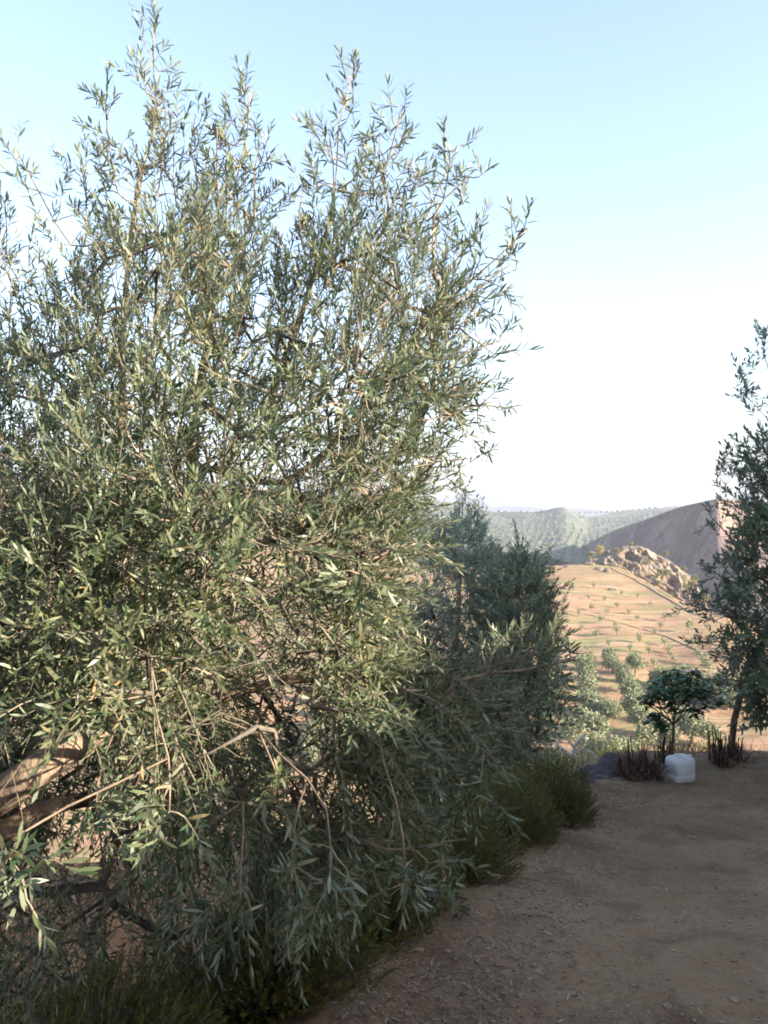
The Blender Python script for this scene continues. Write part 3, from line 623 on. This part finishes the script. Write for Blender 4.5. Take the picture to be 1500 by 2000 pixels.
# ------------------------------------------------------------ dry reed clumps, shaded bank mound, jug
def reeds(px0, px1, pyb, d, hpx, n, label, seed, pf=None):
    random.seed(seed); cx = (px0+px1)/2; b = P(cx, pyb, d); b[2] = near_h(b[0], b[1])
    r = empty('reed_clump', b, label, 'dry reeds', 'clumps of cut dry reeds along the far edge'); st = MB(); lf = MB()
    for k in range(n):
        f = random.random(); x = ((px0+(px1-px0)*f)-cx)/F*d; y = random.uniform(-.12, .15); g = near_h(b[0]+x, b[1]+y)-b[2]-.03
        h = (pf(f) if pf else 1)*hpx/F*d*random.uniform(.62, 1.05); lx = random.gauss(0, .10)*h; ly = random.gauss(0, .09)*h
        rr = random.uniform(.004, .009)
        st.tube([(x, y, g), (x+lx*.4, y+ly*.4, g+h*.5), (x+lx, y+ly, g+h)], [rr, rr*.85, rr*.6], 5)
    m = n*9; LP = np.stack((RNG.uniform((px0-cx)/F*d, (px1-cx)/F*d, m), RNG.uniform(-.14, .17, m), RNG.uniform(0, .5, m)**1.5*hpx/F*d), 1)
    LD = RNG.normal(size=(m, 3))*.55+np.array((0, 0, .9)); L = RNG.uniform(.05, .16, m)
    leaves_mesh(lf, LP, LD, RNG.normal(size=(m, 3)), L, np.full(m, .004), .3)
    st.build('stems', M['reed'], r, True); lf.build('dead_leaves', M['litter'], r)
reeds(1214, 1250, 1518, 7.9, 72, 42, 'tall dense clump of dark cut reeds left of the white jug', 41, lambda f: .72+.5*f)
reeds(1250, 1290, 1522, 7.9, 66, 40, 'reddish-brown reed clump right beside the white jug', 42, lambda f: 1.15-.5*f)
reeds(1286, 1312, 1492, 8.6, 60, 20, 'thin reed clump just left of the sapling stem', 43)
reeds(1394, 1420, 1503, 8.5, 84, 26, 'tall straight reed clump between the sapling and the right olive tree', 44)
reeds(1428, 1452, 1503, 8.7, 55, 16, 'short reed stubble round the right olive trunk', 45)
# low mound for the bank edge, its deep shade put into the colour
def shade_mound():
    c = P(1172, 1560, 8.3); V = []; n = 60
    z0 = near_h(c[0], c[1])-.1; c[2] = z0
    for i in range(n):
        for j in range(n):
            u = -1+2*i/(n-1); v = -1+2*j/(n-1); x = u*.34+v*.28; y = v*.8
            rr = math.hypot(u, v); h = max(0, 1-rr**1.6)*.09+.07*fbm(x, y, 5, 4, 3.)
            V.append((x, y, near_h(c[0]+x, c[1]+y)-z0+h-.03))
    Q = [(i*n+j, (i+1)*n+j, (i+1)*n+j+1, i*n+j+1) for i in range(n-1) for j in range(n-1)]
    o = mesh_obj('bank_shade_mound', V, [Q], M['gravel'], smooth=True); o.location = tuple(c)
    tag(o, 'low dark grey mound coloured like bank ground in deep shade at the path edge beyond the hedge', 'shade_mound')
shade_mound()
# white plastic jug
def jug():
    pm, n, b, l = newmat('white_plastic'); b.inputs['Roughness'].default_value = .38
    tc = n.nodes.new('ShaderNodeTexCoord'); sp = n.nodes.new('ShaderNodeSeparateXYZ'); l.new(tc.outputs['Object'], sp.inputs[0])
    ns = noisetex(n, l, tc.outputs['Object'], 9)
    ad = n.nodes.new('ShaderNodeMath'); ad.operation = 'MULTIPLY_ADD'; l.new(ns.outputs[0], ad.inputs[0]); ad.inputs[1].default_value = .12; l.new(sp.outputs[2], ad.inputs[2])
    c = ramp(n, l, ad.outputs[0], [(.07, (.52, .46, .33)), (.13, (.74, .71, .60)), (.20, (.86, .86, .84))]).outputs[0]
    l.new(c, b.inputs['Base Color']); b.inputs['Subsurface Weight'].default_value = .15; b.inputs['Subsurface Radius'].default_value = (.03, .03, .025)
    c0 = P(1328, 1541, 7.9); c0[2] = near_h(c0[0], c0[1])-.012
    root = empty('jug', c0, 'white plastic jug standing on the bare earth path before the sapling', 'jug'); root.rotation_euler = (R(1.5), R(-1), R(24))
    W, Dp, H = .122, .10, .262
    prof = [(0, .80), (.004, .92), (.015, .985), (.035, 1), (.10, 1), (.104, .985), (.112, .985), (.116, 1), (.19, .995), (.225, .97), (.245, .90), (.256, .78), (H, .55), (H+.001, .02)]
    V = []; k = 48
    for z, s in prof:
        for q in range(k):
            a = 2*math.pi*q/k; ca, sa = math.cos(a), math.sin(a); e = .38
            x = math.copysign(abs(ca)**e, ca)*W*s; y = math.copysign(abs(sa)**e, sa)*Dp*s
            dz = 0
            if z > .22: dz = -.016*math.exp(-((x-.01)/.02)**2)*(z-.22)/.04        # handle recess across the top
            V.append((x, y, z+dz))
    Q = [(i*k+j, i*k+(j+1) % k, (i+1)*k+(j+1) % k, (i+1)*k+j) for i in range(len(prof)-1) for j in range(k)]
    mesh_obj('body', V, [Q], pm, root, True)
    hb = MB(); hb.tube([(-.004, -.075, .243), (-.004, -.06, .262), (-.004, -.02, .268), (-.004, .035, .268), (-.004, .06, .258), (-.004, .07, .24)], [.013, .011, .011, .011, .011, .013], 10); hb.build('handle', pm, root, True)
    cb = MB(); cb.tube([(.075, -.045, .245), (.075, -.045, .27)], [.024, .023], 18); cb.tube([(.075, -.045, .262), (.075, -.045, .276)], [.022, .021], 18)
    cb.build('cap', pm, root, False)
jug()

# ------------------------------------------------------------ ground litter (uncountable)
def litter():
    random.seed(51); n = 5200; X = []; 
    while len(X) < n:
        py = 1500+520*random.random()**.8; px = random.uniform(650, 1560); r = (py-1000)/F; d = 1.53/(r-.135)
        if d > 9.6 or d < 0: continue
        x = (px-750)/F*d; s = (x-EA[0])*EN[0]+(d-EA[1])*EN[1]
        if s > .3: continue
        dn = noise.noise((x*.9, d*.9, 4))+(.9 if s > -.45 else -.1)+(.3 if d > 7.5 else 0)
        if random.random() > .25+dn: continue
        X.append((x, d, near_h(x, d)+.018))
    X = np.array(X); m = MB(); L = RNG.uniform(.012, .05, n); a = RNG.uniform(0, 6.28, n)
    D = np.stack((np.cos(a), np.sin(a), RNG.uniform(-.1, .35, n)), 1); N = np.array((0, 0, 1.))+RNG.normal(size=(n, 3))*.35
    leaves_mesh(m, X, D, N, L, L*RNG.uniform(.03, .09, n), RNG.uniform(-.2, .4, n))
    tag(m.build('leaf_litter', M['litter']), 'dry fallen leaves and straw scattered over the dirt path', 'leaf litter', kind='stuff')
    # dry grass tufts at the far edge and on the bank
    n = 7000; x = RNG.uniform(1.6, 7.5, n); y = 9.35+RNG.normal(size=n)*.42; s = (x-EA[0])*EN[0]+(y-EA[1])*EN[1]
    k = np.array([noise.noise((a*1.7, b*1.7, 0)) > -.12 for a, b in zip(x, y)]) & (s < .8); x = x[k]; y = y[k]; n = len(x)
    X = np.array([(a, b, near_h(a, b)+.0) for a, b in zip(x, y)]); m = MB(); L = RNG.uniform(.05, .17, n)
    D = RNG.normal(size=(n, 3))*.5+np.array((0, 0, .7)); leaves_mesh(m, X, D, RNG.normal(size=(n, 3)), L, np.full(n, .003), .5)
    tag(m.build('dry_grass', M['straw']), 'dry straw-coloured grass along the far edge of the terrace', 'dry grass', kind='stuff')
    # stones
    n = 3800; m = MB(); c = 0
    ico = np.array([(0,0,1),(.894,0,.447),(.276,.851,.447),(-.724,.526,.447),(-.724,-.526,.447),(.276,-.851,.447),(.724,.526,-.447),(-.276,.851,-.447),(-.894,0,-.447),(-.276,-.851,-.447),(.724,-.526,-.447),(0,0,-1)])
    tri = np.array([(0,1,2),(0,2,3),(0,3,4),(0,4,5),(0,5,1),(1,6,2),(2,7,3),(3,8,4),(4,9,5),(5,10,1),(6,7,2),(7,8,3),(8,9,4),(9,10,5),(10,6,1),(11,7,6),(11,8,7),(11,9,8),(11,10,9),(11,6,10)])
    while c < n:
        t = random.uniform(0, 7.5); off = random.gauss(-.12, .22) if random.random() < .4 else random.uniform(-3.5, 0); x, y = ed(t, off)
        r = random.uniform(.004, .014)*(1.8 if random.random() < .04 else 1)
        m.add(ico*r*(1+RNG.uniform(-.3, .3, (12, 1)))*np.array((1, random.uniform(.6, 1), .6))+np.array((x, y, near_h(x, y)+.014)), T=tri); c += 1
    tag(m.build('gravel', M['stone']), 'small stones scattered along the edge of the dirt path', 'gravel', kind='stuff')
    return ico, tri
ICO, TRI = litter()

# ------------------------------------------------------------ valley olives, rocks, far groves
def far_crown(seed, n=1500, fs=.20, open_=0.):
    rg = np.random.default_rng(seed); lobes = [(rg.uniform(-.42, .42), rg.uniform(-.42, .42), rg.uniform(.75, 1.3), rg.uniform(.42, .62)) for _ in range(7)]+[(0, 0, 1.2, .6)]
    m = MB(); I = rg.integers(0, 8, n); L = np.array(lobes)[I]; u = unit(rg.normal(size=(n, 3))); rr = rg.uniform(.2, 1, n)**.4*(1+.25*rg.normal(size=n)*.5)
    c = L[:, :3]+u*(L[:, 3]*rr)[:, None]*np.array((1, 1, .95)); c[:, 2] = np.maximum(c[:, 2], .28)
    D = unit(rg.normal(size=(n, 3))+u*.5+np.array((0, 0, .5))); S = rg.uniform(.5, 1.2, n)*fs
    leaves_mesh(m, c, D, rg.normal(size=(n, 3)), S, S*.22, .2)
    return m
def trunk_mb():
    m = MB(); m.tube([(0, 0, -.15), (.03, 0, .3), (-.02, .03, .65), (.05, .05, 1.0)], [.12, .09, .075, .04], 7); m.tube([(0, 0, .35), (.18, -.05, .7), (.3, .1, 1.0)], [.06, .05, .02], 6); return m
protos = []
for k in range(4):
    a = far_crown(60+k).build('crown', M['farleaf']); b = trunk_mb().build('trunk', M['bark'], smooth=True); protos.append((a.data, b.data)); bpy.data.objects.remove(a); bpy.data.objects.remove(b)
yprotos = []
for k in range(5):
    a = far_crown(80+k, 230, .30).build('crown', M['young']); yprotos.append((a.data, protos[0][1])); bpy.data.objects.remove(a)
def far_tree(px, py, w, label, group, name='olive_tree', cat='tree', parts=True, hs=1.0, pr=None):
    """px, py: where the crown's middle shows; w: crown width in photo pixels"""
    d0 = field_d(px, py+w*.35); q = field_pt(px, py+w*.42); sc_ = w/F*q[1]/1.75
    r = empty(name, q, label, cat, group); r.scale = (sc_, sc_, sc_*hs); r.rotation_euler = (0, 0, random.uniform(0, 6.28))
    me = random.choice(pr or protos)
    for nm, dta in (('crown', me[0]), ('trunk', me[1])):
        o = bpy.data.objects.new(nm, dta); COL.objects.link(o); o.parent = r
    return r
random.seed(71)
ROWS = {
 ('mature valley olive, left one of two dense rows', 'olive trees of the left valley row'): [(1148,1312,34),(1149,1333,36),(1151,1354,37),(1154,1377,38),(1150,1295,26),(1165,1392,36),(1184,1396,34)],
 ('mature valley olive, right one of two dense rows', 'olive trees of the right valley row'): [(1188,1282,28),(1198,1300,32),(1219,1316,34),(1224,1338,36),(1234,1360,38),(1242,1384,40),(1249,1410,42),(1242,1303,34),(1236,1290,26)],
 ('large pale olive low in the valley', 'olive trees below the terrace edge'): [(1164,1430,50),(1134,1412,38),(1260,1446,44),(1299,1440,42),(1352,1432,54),(1338,1402,40),(1196,1478,46),(1152,1466,44),(1228,1472,40),(1385,1440,40),(1110,1436,40)],
 ('olive in the row half hidden by leafy crowns', 'olive trees of the row hidden at the left'): [(1074,1326,36),(1078,1350,38),(1070,1305,32),(1066,1378,40),(1060,1405,42),(1064,1290,28)],
 ('green olive tree in the dark band behind the sapling crown', 'olive trees behind the sapling'): [(1290,1326,32),(1312,1330,34),(1366,1342,34),(1400,1340,38),(1428,1348,38),(1420,1366,38),(1455,1352,38),(1480,1364,40),(1345,1340,34),(1384,1354,34)],
}
ORD = 'first second third fourth fifth sixth seventh eighth ninth tenth eleventh'.split()
for (lab0, grp), L in ROWS.items():
    L = sorted(L, key=lambda q: (q[0] if 'sapling' in lab0 or 'pale' in lab0 else q[1]))
    side = 'from the left' if ('sapling' in lab0 or 'pale' in lab0) else 'from the far end'
    for i_, (x, y, w_) in enumerate(L):
        lab = lab0.replace('mature ', 'mature ')+', '+ORD[i_]+' '+side
        far_tree(x+random.uniform(-2, 2), y, w_*random.uniform(1.1, 1.4), lab, grp)
# hidden part of the valley seen through the leaves
for r_ in range(7):
    for k in range(9):
        px = 1010-r_*62-k*4; py = 1290+k*24+random.uniform(-3, 3); far_tree(px, py, 26+k*2.6, 'olive tree in the valley glimpsed through the big left crown', 'olive trees glimpsed through the left crown')
YL = [(1299,1207,13),(1345,1229,17),(1206,1183,11),(1245,1207,13),(1130,1199,12),(1175,1213,12),(1206,1235,13),(1248,1250,14),(1147,1266,14),(1299,1255,15),(1305,1269,16),(1317,1285,17),(1309,1278,14),
      (1353,1255,15),(1362,1275,16),(1372,1289,17),(1386,1303,18),(1379,1297,15),(1404,1271,18),(1203,1222,11),(1164,1236,12),(1102,1214,11),(1098,1240,12),(1190,1258,13),(1230,1268,14),(1268,1272,14),(1280,1235,12),(1150,1168,9),(1180,1172,9),(1120,1150,8),(1160,1145,8),(1270,1180,10),(1320,1200,11),
      (1100,1178,10),(1215,1158,8),(1245,1165,9),(1092,1160,9),(1135,1228,12),(1112,1262,14),(1425,1300,18),(1440,1322,20),(1395,1248,14),(1420,1262,15),(1450,1285,17),(1475,1310,18),(1335,1305,17),(1278,1292,16),(1380,1225,13),(1290,1222,12),(1228,1196,10),(1185,1196,10),(1156,1188,10)]
for (x, y, w_) in YL:
    ty = np.interp(x, [1040, 1150, 1290, 1500], [1178, 1201, 1240, 1305])
    z_ = ('above the golden track, left of the outcrop' if x < 1230 else 'above the golden track, under the outcrop') if y < ty else ('below the golden track, above the left valley row' if x < 1200 else ('below the golden track, above the sapling' if x < 1340 else 'below the golden track, beside the right olive'))
    far_tree(x, y, w_*random.uniform(.8, 1.3), 'small young olive '+z_, 'young olive trees '+z_, hs=random.uniform(.8, 1.4), pr=yprotos)
for r_ in range(8):
    for k in range(6):
        px = 1060-r_*38+k*3; py = 1130+k*22+r_*1.5; far_tree(px, py, 9+k*1.2, 'young olive tree on the hillside seen through the middle crowns', 'young olive trees seen through the crowns', pr=yprotos)

def strip(name, pts, w, mat, label):
    V = []; n = 60; xs = [p[0] for p in pts]; ys = [p[1] for p in pts]
    for k in range(n+1):
        px = xs[0]+(xs[-1]-xs[0])*k/n; py = np.interp(px, xs, ys)
        for s_ in (-1, -.4, .4, 1): 
            q = field_pt(px, py+s_*w*(1+.5*noise.noise((px*.07, s_, 0)))); q[2] += .22 if abs(s_) < 1 else .05; V.append(q)
    o = mesh_obj(name, V, [[(k*4+j, k*4+j+1, k*4+j+5, k*4+j+4) for k in range(n) for j in range(3)]], mat, smooth=True); tag(o, kind='structure')
M['track'] = soil('dry_grass_track', [(.3, (.33, .225, .13)), (.7, (.42, .295, .17))], .4, [(2, .5, .7, (.25, .16, .07), .6)], [(1.5, .8, .3)])
strip('track', [(1040, 1178), (1090, 1188), (1150, 1201), (1200, 1214), (1290, 1240), (1370, 1272), (1500, 1305)], 1.5, M['track'], '')
strip('track', [(1196, 1110), (1235, 1128), (1290, 1160), (1350, 1196), (1410, 1216), (1500, 1238)], 2., M['track'], '')

# limestone outcrop behind the field ridge
def rockmass(name, label, xs, top, bot, d0, thick, seed, nx=110, nr=46, amp=2.4, cat='rock'):
    V = []
    for px in np.linspace(xs[0], xs[-1], nx):
        t = np.interp(px, xs, top)+1.5*noise.noise((px*.15, seed, 0)); b = np.interp(px, xs, bot)
        for k in range(nr):
            f = k/(nr-1)*1.35-.35                      # f<0: back side
            if f < 0: q = P(px, t, d0); q = q+np.array((0, -f*thick*2, f*18))
            else:
                py = t+(b-t)*f; q = P(px, py, d0-thick*f**.7)
            s = q/7.
            rid = 1-abs(noise.noise((s[0]*1.3, s[1]*1.3, s[2]*1.8+seed)))*2; cr = noise.noise((s[0]*4, s[1]*4, s[2]*5+seed)); c3 = noise.noise((s[0]*10, s[1]*9, s[2]*11))
            q = q+np.array((.5*cr, -1, .35))*(amp*(rid-.5)+amp*.5*cr+amp*.25*c3)*(min(1, max(0, f*6+.3)))
            V.append(q)
    i = np.arange(nx-1)[:, None]*nr; j = np.arange(nr-1)[None]; Q = np.stack((i+j, i+j+1, i+nr+j+1, i+nr+j), -1).reshape(-1, 4)
    c = np.mean(V, 0); o = mesh_obj(name, V, [Q], M['rock'], None, False, c); o.location = tuple(c); tag(o, label, cat); return o
rockmass('rock_outcrop', 'long pale limestone outcrop with green patches below the shaded hill', [1140, 1155, 1180, 1215, 1250, 1290, 1330, 1358, 1375, 1392], [1104, 1090, 1078, 1066, 1066, 1084, 1108, 1132, 1165, 1205],
    [1112, 1114, 1116, 1122, 1135, 1158, 1182, 1200, 1208, 1215], 262, 14, 3.)
# boulders on the field crest
def boulder(px, py, w, h, seed, label, name='boulder'):
    q = field_pt(px, py); s = w/F*q[1]/2; random.seed(seed); V = []; n = 14
    for i in range(n):
        for j in range(20):
            a = math.pi*i/(n-1); b = 2*math.pi*j/20; u = np.array((math.sin(a)*math.cos(b), math.sin(a)*math.sin(b), math.cos(a)))
            k = 1+.45*noise.noise(tuple(u*1.6+seed))+.25*noise.noise(tuple(u*4+seed)); V.append(u*k*s*np.array((1, .8, h)))
    Q = [(i*20+j, (i+1)*20+j, (i+1)*20+(j+1) % 20, i*20+(j+1) % 20) for i in range(n-1) for j in range(20)]
    o = mesh_obj(name, V, [Q], M['rock'], None, False); o.location = tuple(q); tag(o, label, 'rock', 'grey boulders on the field crest')
boulder(1170, 1112, 16, .6, 1, 'grey boulder at the left of the pair on the field crest')
boulder(1186, 1116, 15, .9, 2, 'upright grey boulder at the right of the pair on the field crest')
boulder(1196, 1152, 20, .4, 3, 'low dark rock on the slope under the upright boulder')
boulder(1108, 1108, 14, .45, 4, 'small low rock at the left end of the field crest')
boulder(1150, 1101, 20, .35, 5, 'flat pale rock under the two yellow bushes')
def field_bush(px, py, w, d, label, mat, hs=1.):
    q = P(px, py+w*.4, d); s = w/F*d/1.6; r = empty('bush', q, label, 'bush', 'bushes on the rocks')
    r.scale = (s, s, s*hs); o = far_crown(int(px), 420, .28).build('foliage', mat, r); m = trunk_mb().build('stem', M['bark'], r)
M['goldbush'] = leafmat('golden_bush_leaf', [(0, (.22, .20, .06)), (1, (.44, .36, .12))], None, .7, .15)
M['scrub'] = leafmat('scrub_leaf', [(0, (.10, .12, .045)), (1, (.22, .22, .10))], None, .7, .1)
field_bush(1154, 1087, 17, 248, 'round olive-green bush at the left end of the rocks', M['scrub'])
field_bush(1171, 1080, 17, 249, 'taller golden bush next to the round green one', M['goldbush'], 1.2)
for k, (x, y, w_, lab) in enumerate([(1205,1076,15,'dark bush near the top left of the outcrop'),(1232,1064,11,'small bush on the highest point of the outcrop'),(1262,1100,16,'bush in the upper middle of the rock face'),(1300,1082,12,'bush on the crest right of the highest point'),
    (1300,1120,18,'bush in the centre of the rock face'),(1335,1112,13,'bush on the falling right crest'),(1285,1140,16,'bush low on the left rock face'),(1340,1148,17,'bush above the white cliff patch'),(1360,1132,18,'dark bush at the right shoulder of the outcrop'),(1378,1170,24,'largest bush at the right foot of the outcrop'),(1310,1165,13,'low bush at the foot of the white cliff patch')]):
    field_bush(x, y, w_, 247 if y > 1070 else 255, lab, M['scrub'], .8)

# groves on the hazy middle hills
def groves():
    nx, m_ = MH.shape[:2]; G = MH[:, 2:, :]; pts = []
    # walk a 3-D grid of rows over the hill surface by bilinear lookup
    from mathutils.kdtree import KDTree
    flat = G.reshape(-1, 3); kd = KDTree(len(flat))
    for i, q in enumerate(flat): kd.insert((q[0], q[1], 0), i)
    kd.balance(); rg = random.Random(5)
    y = 660.
    while y < 1850:
        stp = 9. if y < 1100 else 12.; x0 = (800-750)/F*y; x1 = (1430-750)/F*y; x = x0+rg.uniform(0, 2)
        while x < x1:
            z = noise.noise((x*.007, y*.005, 1)); sh = .22*(y-600) if z > 0 else -.3*(y-600)
            xx = x+(sh % stp)+rg.uniform(-1.6, 1.6); yy = y+rg.uniform(-1.6, 1.6)
            if z > (-.3 if y < 1000 else -.08) and rg.random() > .16:
                nn = kd.find_n((xx, yy, 0), 3); ws = [1/(n_[2]+.5) for n_ in nn]; zz = sum(flat[n_[1]][2]*w_ for n_, w_ in zip(nn, ws))/sum(ws)
                pts.append((xx, yy, zz))
            x += stp
        y += stp
    print('grove', len(pts)); pts.sort(key=lambda q: q[1])
    def blob(r_, sq=.8): return ICO*np.array((1, 1, sq))*r_*(1+RNG.uniform(-.2, .25, (12, 1)))
    pm = [mesh_obj('olive_tree', blob(1)+np.array((0, 0, .6)), [TRI], M['farleaf2']) for _ in range(4)]
    near = pts[:90]; first = True
    for k, q in enumerate(near):
        o = pm[k] if k < 4 else pm[k % 4].copy()
        if k >= 4: COL.objects.link(o)
        s = random.uniform(1.4, 2.1); o.location = q; o.scale = (s, s, s)
        tag(o, 'dark green tree in the nearest rows of the hazy far grove', 'tree', 'nearest trees of the far hazy grove')
    m = MB()
    for q in pts[90:]:
        r_ = random.uniform(1.1, 2.2)*(1.15 if q[1] > 1300 else 1); m.add(blob(r_)+np.array((q[0], q[1], q[2]+r_*.6)), T=TRI)
    tag(m.build('far_grove', M['farleaf2']), 'hazy olive groves in dotted rows on the distant hills', 'olive groves', kind='stuff')
groves()

# ------------------------------------------------------------ unseen house added right of the view, sized to shade the terrace
def house():
    wm = soil('whitewash', [(.3, (.70, .68, .63)), (.7, (.80, .78, .74))], 1.5, [], [(12, .2, .01)])
    rm = soil('roof_tile', [(.3, (.30, .13, .08)), (.7, (.42, .22, .13))], 3); gm = soil('window_glass', [(0, (.03, .04, .05)), (1, (.04, .05, .06))], 1, rough=.1); dm = soil('door_wood', [(.3, (.12, .06, .03)), (.7, (.18, .10, .05))], 6)
    g = -2.6
    r = empty('shade_house', (9, 3, g), 'unseen whitewashed house with tiled roof added to shade the terrace, right of the view', 'house')
    def wing(x0, x1, y0, y1, top, ridge, nm):
        m = MB(); m.box((x0-9, y0-3, -1), (x1-9, y1-3, top-g)); m.build('wall', wm, r)
        m = MB(); o = .3; xm = (x0+x1)/2; t = .12
        V = [(x0-o, y0-o, top), (x1+o, y0-o, top), (x1+o, y1+o, top), (x0-o, y1+o, top), (xm, y0-o, ridge), (xm, y1+o, ridge)]
        V = [(a-9, b-3, c-g+.003) for a, b, c in V]+[(a-9, b-3, c-g+t) for a, b, c in V]
        m.add(V, [(0, 3, 2, 1), (6, 7+0, 10, 10)][:1]+[(6, 10, 11, 9), (7, 8, 11, 10), (0, 6, 9, 3), (1, 2, 8, 7)], [(6, 7, 10), (8, 9, 11)]); m.add([V[0], V[1], V[7], V[6], V[3], V[2], V[8], V[9]], [(0, 1, 2, 3), (5, 4, 7, 6)])
        m.build('roof', rm, r)
    HX = 7.2
    wing(HX, HX+5, -8, 3.6, LOWTOP, LOWTOP+.5, 'a'); wing(HX+.25, HX+6, 3.75, 10.5, 3.0, 3.9, 'b')
    wing(-5, HX-.2, -6.5, -2.4, 2.3, 3.2, 'c')  # unseen wing added behind the camera to cut sky light on the tree
    for (y, z) in ((5.2, -.2), (8.2, -.2), (5.2, 1.6), (8.2, 1.6)):
        m = MB(); m.box((HX+.20-9, y-3-.5, z-g-.6), (HX+.247-9, y-3+.5, z-g+.6)); f = m.build('window', dm, r)
        m = MB(); m.box((HX+.18-9, y-3-.42, z-g-.52), (HX+.196-9, y-3+.42, z-g+.52)); m.build('pane', gm, f)
    m = MB(); m.box((HX-.05-9, -1-3, .6), (HX-.003-9, -3, 2.3)); m.build('door', dm, r)
LOWTOP = 1.85
house()

# ------------------------------------------------------------ haze
hz, n, b, l = newmat('haze_air'); n.nodes.remove(b)
pv = n.nodes.new('ShaderNodeVolumePrincipled'); pv.inputs['Color'].default_value = (.54, .59, .71, 1); pv.inputs['Density'].default_value = .00026; pv.inputs['Anisotropy'].default_value = 0.
l.new(pv.outputs[0], n.nodes['Material Output'].inputs['Volume'])
m = MB(); m.box((-8000, -8000, -300), (8000, 8000, 340)); tag(m.build('haze', hz), 'pale blue haze over the valley and hills', 'haze', kind='stuff')
